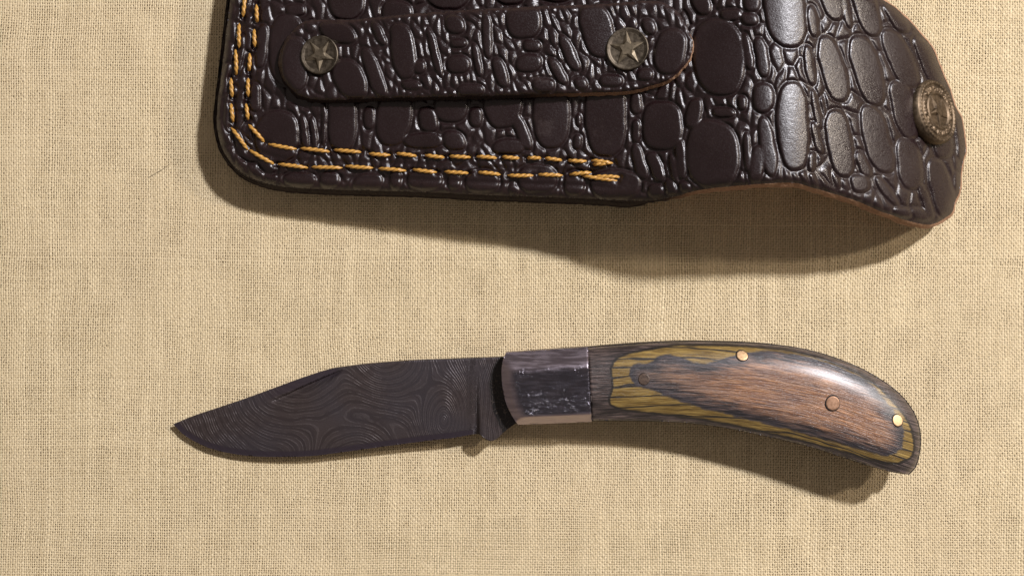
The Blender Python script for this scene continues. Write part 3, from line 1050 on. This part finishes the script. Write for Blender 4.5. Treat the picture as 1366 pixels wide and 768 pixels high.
TU = np.array([(600, 6.3), (790, 6.6), (950, 7.4), (1080, 7.4), (1180, 6.6), (1240, 6.0)], float)
TL = np.array([(600, 5.2), (690, 5.5), (790, 6.4), (900, 7.4), (1000, 7.8), (1120, 7.2), (1240, 6.3)], float)
GAP = 1.65


def z_scale(x, y, s):
    return zm(x) + GAP + (spline1(x, TU) - GAP) * handle_profile(x, y) - 0.18 * (1 - np.clip(s / 1.6, 0, 1))


def a_wood(x, y, s):
    so, _, _ = sdist(x, y, y_out); si, _, _ = sdist(x, y, y_in)
    gv = y - (np.interp(x, mid_x, y_mid) + np.maximum(x - mid_x[-1], 0) * 0.36)
    grey = np.clip((985 - x) / 110, 0, 1) * 0.85
    return {"s_out": so, "s_in": si, "gu": x + gv * 0.12, "gv": gv * 0.9 + y * 0.1, "grey": grey}


scale_top = relief("handle_scale", hpoly, z_scale, 1.5, M['wood'], knife, a_wood)
relief("handle_scale", hpoly, lambda x, y, s: zm(x) - GAP - (spline1(x, TL) - GAP) * handle_profile(x, y), 3.0, M['wood'], knife, a_wood, True)

wall("scale_side", hpoly, lambda x, y: z_scale(x, y, 0 * np.asarray(x)), lambda x, y: zm(x) + GAP, M['wood'], scale_top, 2, 0, 0, 1, a_wood(hpoly[:, 0], hpoly[:, 1], 0))
# back spring and liners between the scales
lpoly = np.concatenate([curve([(676, 470.5), (730, 466.5), (784, 462.6)], 1.3, False)[:-1], h_top, h_bot[1:], curve([(790, 560.5), (740, 563), (691, 566)], 1.3, False)[1:],
                        curve([(691, 566), (684, 557), (676, 540), (671, 519), (670, 496), (676, 470.5)], 1.3, False)[1:-1]])
_t = np.roll(lpoly, -1, 0) - np.roll(lpoly, 1, 0); _t /= np.linalg.norm(_t, axis=1)[:, None] + 1e-9
lp2 = lpoly + np.stack([_t[:, 1], -_t[:, 0]], 1) * 0.5
wall("back_spring", lp2, lambda x, y: zm(x) + GAP + 0.15, lambda x, y: zm(x) - GAP - 0.15, M['spring'], knife, 2)
for sgn in (1, -1):
    lin = relief("liner", lp2, lambda x, y, s, sgn=sgn: zm(x) + sgn * (GAP + 0.15), 8.0, M['spring'], knife, None, sgn < 0)

# bolsters
bo_top = curve([(675, 470), (730, 466.2), (783.6, 462.7)], 1.3, False)
bo_right = np.array([(784.5, 470), (787, 520), (789.4, 562)])
bo_bot = curve([(789.4, 562.3), (740, 564.4), (691, 566.2)], 1.3, False)
bo_left = curve([(691, 566.2), (684, 556), (676, 540), (671, 520), (669, 496), (670.5, 482), (675, 470)], 1.3, False)
bo = np.concatenate([bo_top, bo_right, bo_bot, bo_left[1:-1]])


def bo_d(x, y):
    return sdist(x, y, bo_top, False)[0], sdist(x, y, bo_bot, False)[0], sdist(x, y, bo_left, False)[0]


def smin(a, b, k):
    h = np.clip(0.5 + 0.5 * (b - a) / k, 0, 1)
    return b * (1 - h) + a * h - k * h * (1 - h)


def z_bol(x, y, s, T=6.85, sgn=1):
    dt, db, dl = bo_d(x, y)
    full = T - GAP + 0 * dt
    h = smin(full, 1.6 + dt * 0.150, 0.8)
    h = smin(h, 1.0 + db * 0.40, 0.5)
    h = smin(h, 2.9 + dl * 0.16, 0.9)
    dr = np.abs(x - np.interp(y, bo_right[:, 1], bo_right[:, 0]))
    h = h - 0.25 * (1 - np.clip(dr / 1.5, 0, 1))
    return zm(x) + sgn * (GAP + 0.2 + h)


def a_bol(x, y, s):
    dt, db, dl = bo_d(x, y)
    m = sstep((dt - 19 - 3 * fbm(x, y, 12, 77)) / 13) * sstep((db - 10) / 4) * sstep((dl - 10 - 2.5 * fbm(x, y, 20, 78)) / 9)  # middle mask: painted dark reflection, also carries the pits
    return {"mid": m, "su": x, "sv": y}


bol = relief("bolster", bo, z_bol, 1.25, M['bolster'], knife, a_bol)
bz = lambda x, y: z_bol(np.asarray(x), np.asarray(y), 0)
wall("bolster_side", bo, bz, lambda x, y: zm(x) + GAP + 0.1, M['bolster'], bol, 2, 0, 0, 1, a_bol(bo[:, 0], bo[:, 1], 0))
zbl = lambda x, y: np.maximum(z_bol(x, y, 0, 5.6, -1), 0.05)
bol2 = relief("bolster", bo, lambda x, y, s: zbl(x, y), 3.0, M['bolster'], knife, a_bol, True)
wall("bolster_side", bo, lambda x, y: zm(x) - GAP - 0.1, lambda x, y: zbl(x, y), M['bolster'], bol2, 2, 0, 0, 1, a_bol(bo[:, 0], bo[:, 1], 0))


# pins through the scale
def pin(px, py, r, mat, proud=0.12, ring=1.0):
    fr = frame_at(px, py, lambda x, y: z_scale(np.array([x]), np.array([y]), np.array([50.0]))[0])
    k = S * 0.95
    c, ax, ay, n = fr

    def disc(nm, rr, hz, dome, m_, par, irregular=0.0, ox=0, oy=0):
        V = [c + n * (hz + dome) + ax * ox + ay * oy]; N = 28; R = rr * k
        for u in (0.5, 0.85, 1.0):
            for q in range(N):
                a = 2 * math.pi * q / N
                w = 1 + irregular * math.sin(2 * a + px) + irregular * 0.4 * math.sin(3 * a + py)
                V.append(c + ax * (R*u*w*math.cos(a) + ox) + ay * (R*u*w*math.sin(a) + oy) + n * (hz + dome * (1 - u*u)))
        for q in range(N):
            a = 2 * math.pi * q / N
            V.append(c + ax * (R*math.cos(a) + ox) + ay * (R*math.sin(a) + oy) - n * 0.0008)
        F = [(0, 1+q, 1+(q+1) % N) for q in range(N)]
        for i in range(3):
            for q in range(N):
                F.append((1+i*N+q, 1+(i+1)*N+q, 1+(i+1)*N+(q+1) % N, 1+i*N+(q+1) % N))
        return mesh_obj(nm, to_local(np.array(V), knife), F, m_, par)
    o = disc("pin", r, proud * 0.001, 0.00006, mat, knife, 0.02)
    disc("pin_hole", r + ring, 0.00001, 0.00001, M['black'], o, 0.05, -0.35 * ring * k, 0)
    return o


pin(990, 474, 7.6, M['brass'], 0.06, 1.0)
pin(1197.5, 560.5, 7.8, M['brass'], 0.06, 0.8)
pin(1111, 537.5, 9.3, M['copper'], 0.05, 1.4)["label"] = "larger dull copper pin in the middle of the wood"
pin(859, 505.5, 7.6, M['darkpin'], 0.05, 0.4)["label"] = "dark wood-coloured pin near the bolster"


# ------------------------------------------------------------------ a stray hair on the cloth
def hair(pts, r):
    c = curve(pts, 3, False); V = []; F = []; m = 5
    for i, (x, y) in enumerate(c):
        for k in range(m):
            a = 2 * math.pi * k / m
            q = P(x, y, 0.08)
            V.append(q + np.array([r * math.cos(a) * 0.5, r * math.cos(a), r * math.sin(a)]))
    for i in range(len(c) - 1):
        for k in range(m):
            F.append((i*m+k, i*m+(k+1) % m, (i+1)*m+(k+1) % m, (i+1)*m+k))
    o = mesh_obj("hair_strand", np.array(V), F, M['hair'])
    o["label"] = "short dark hair lying on the cloth left of the sheath"; o["category"] = "hair"


hair([(198, 237), (208, 231), (217, 226), (226, 219)], 0.00007)
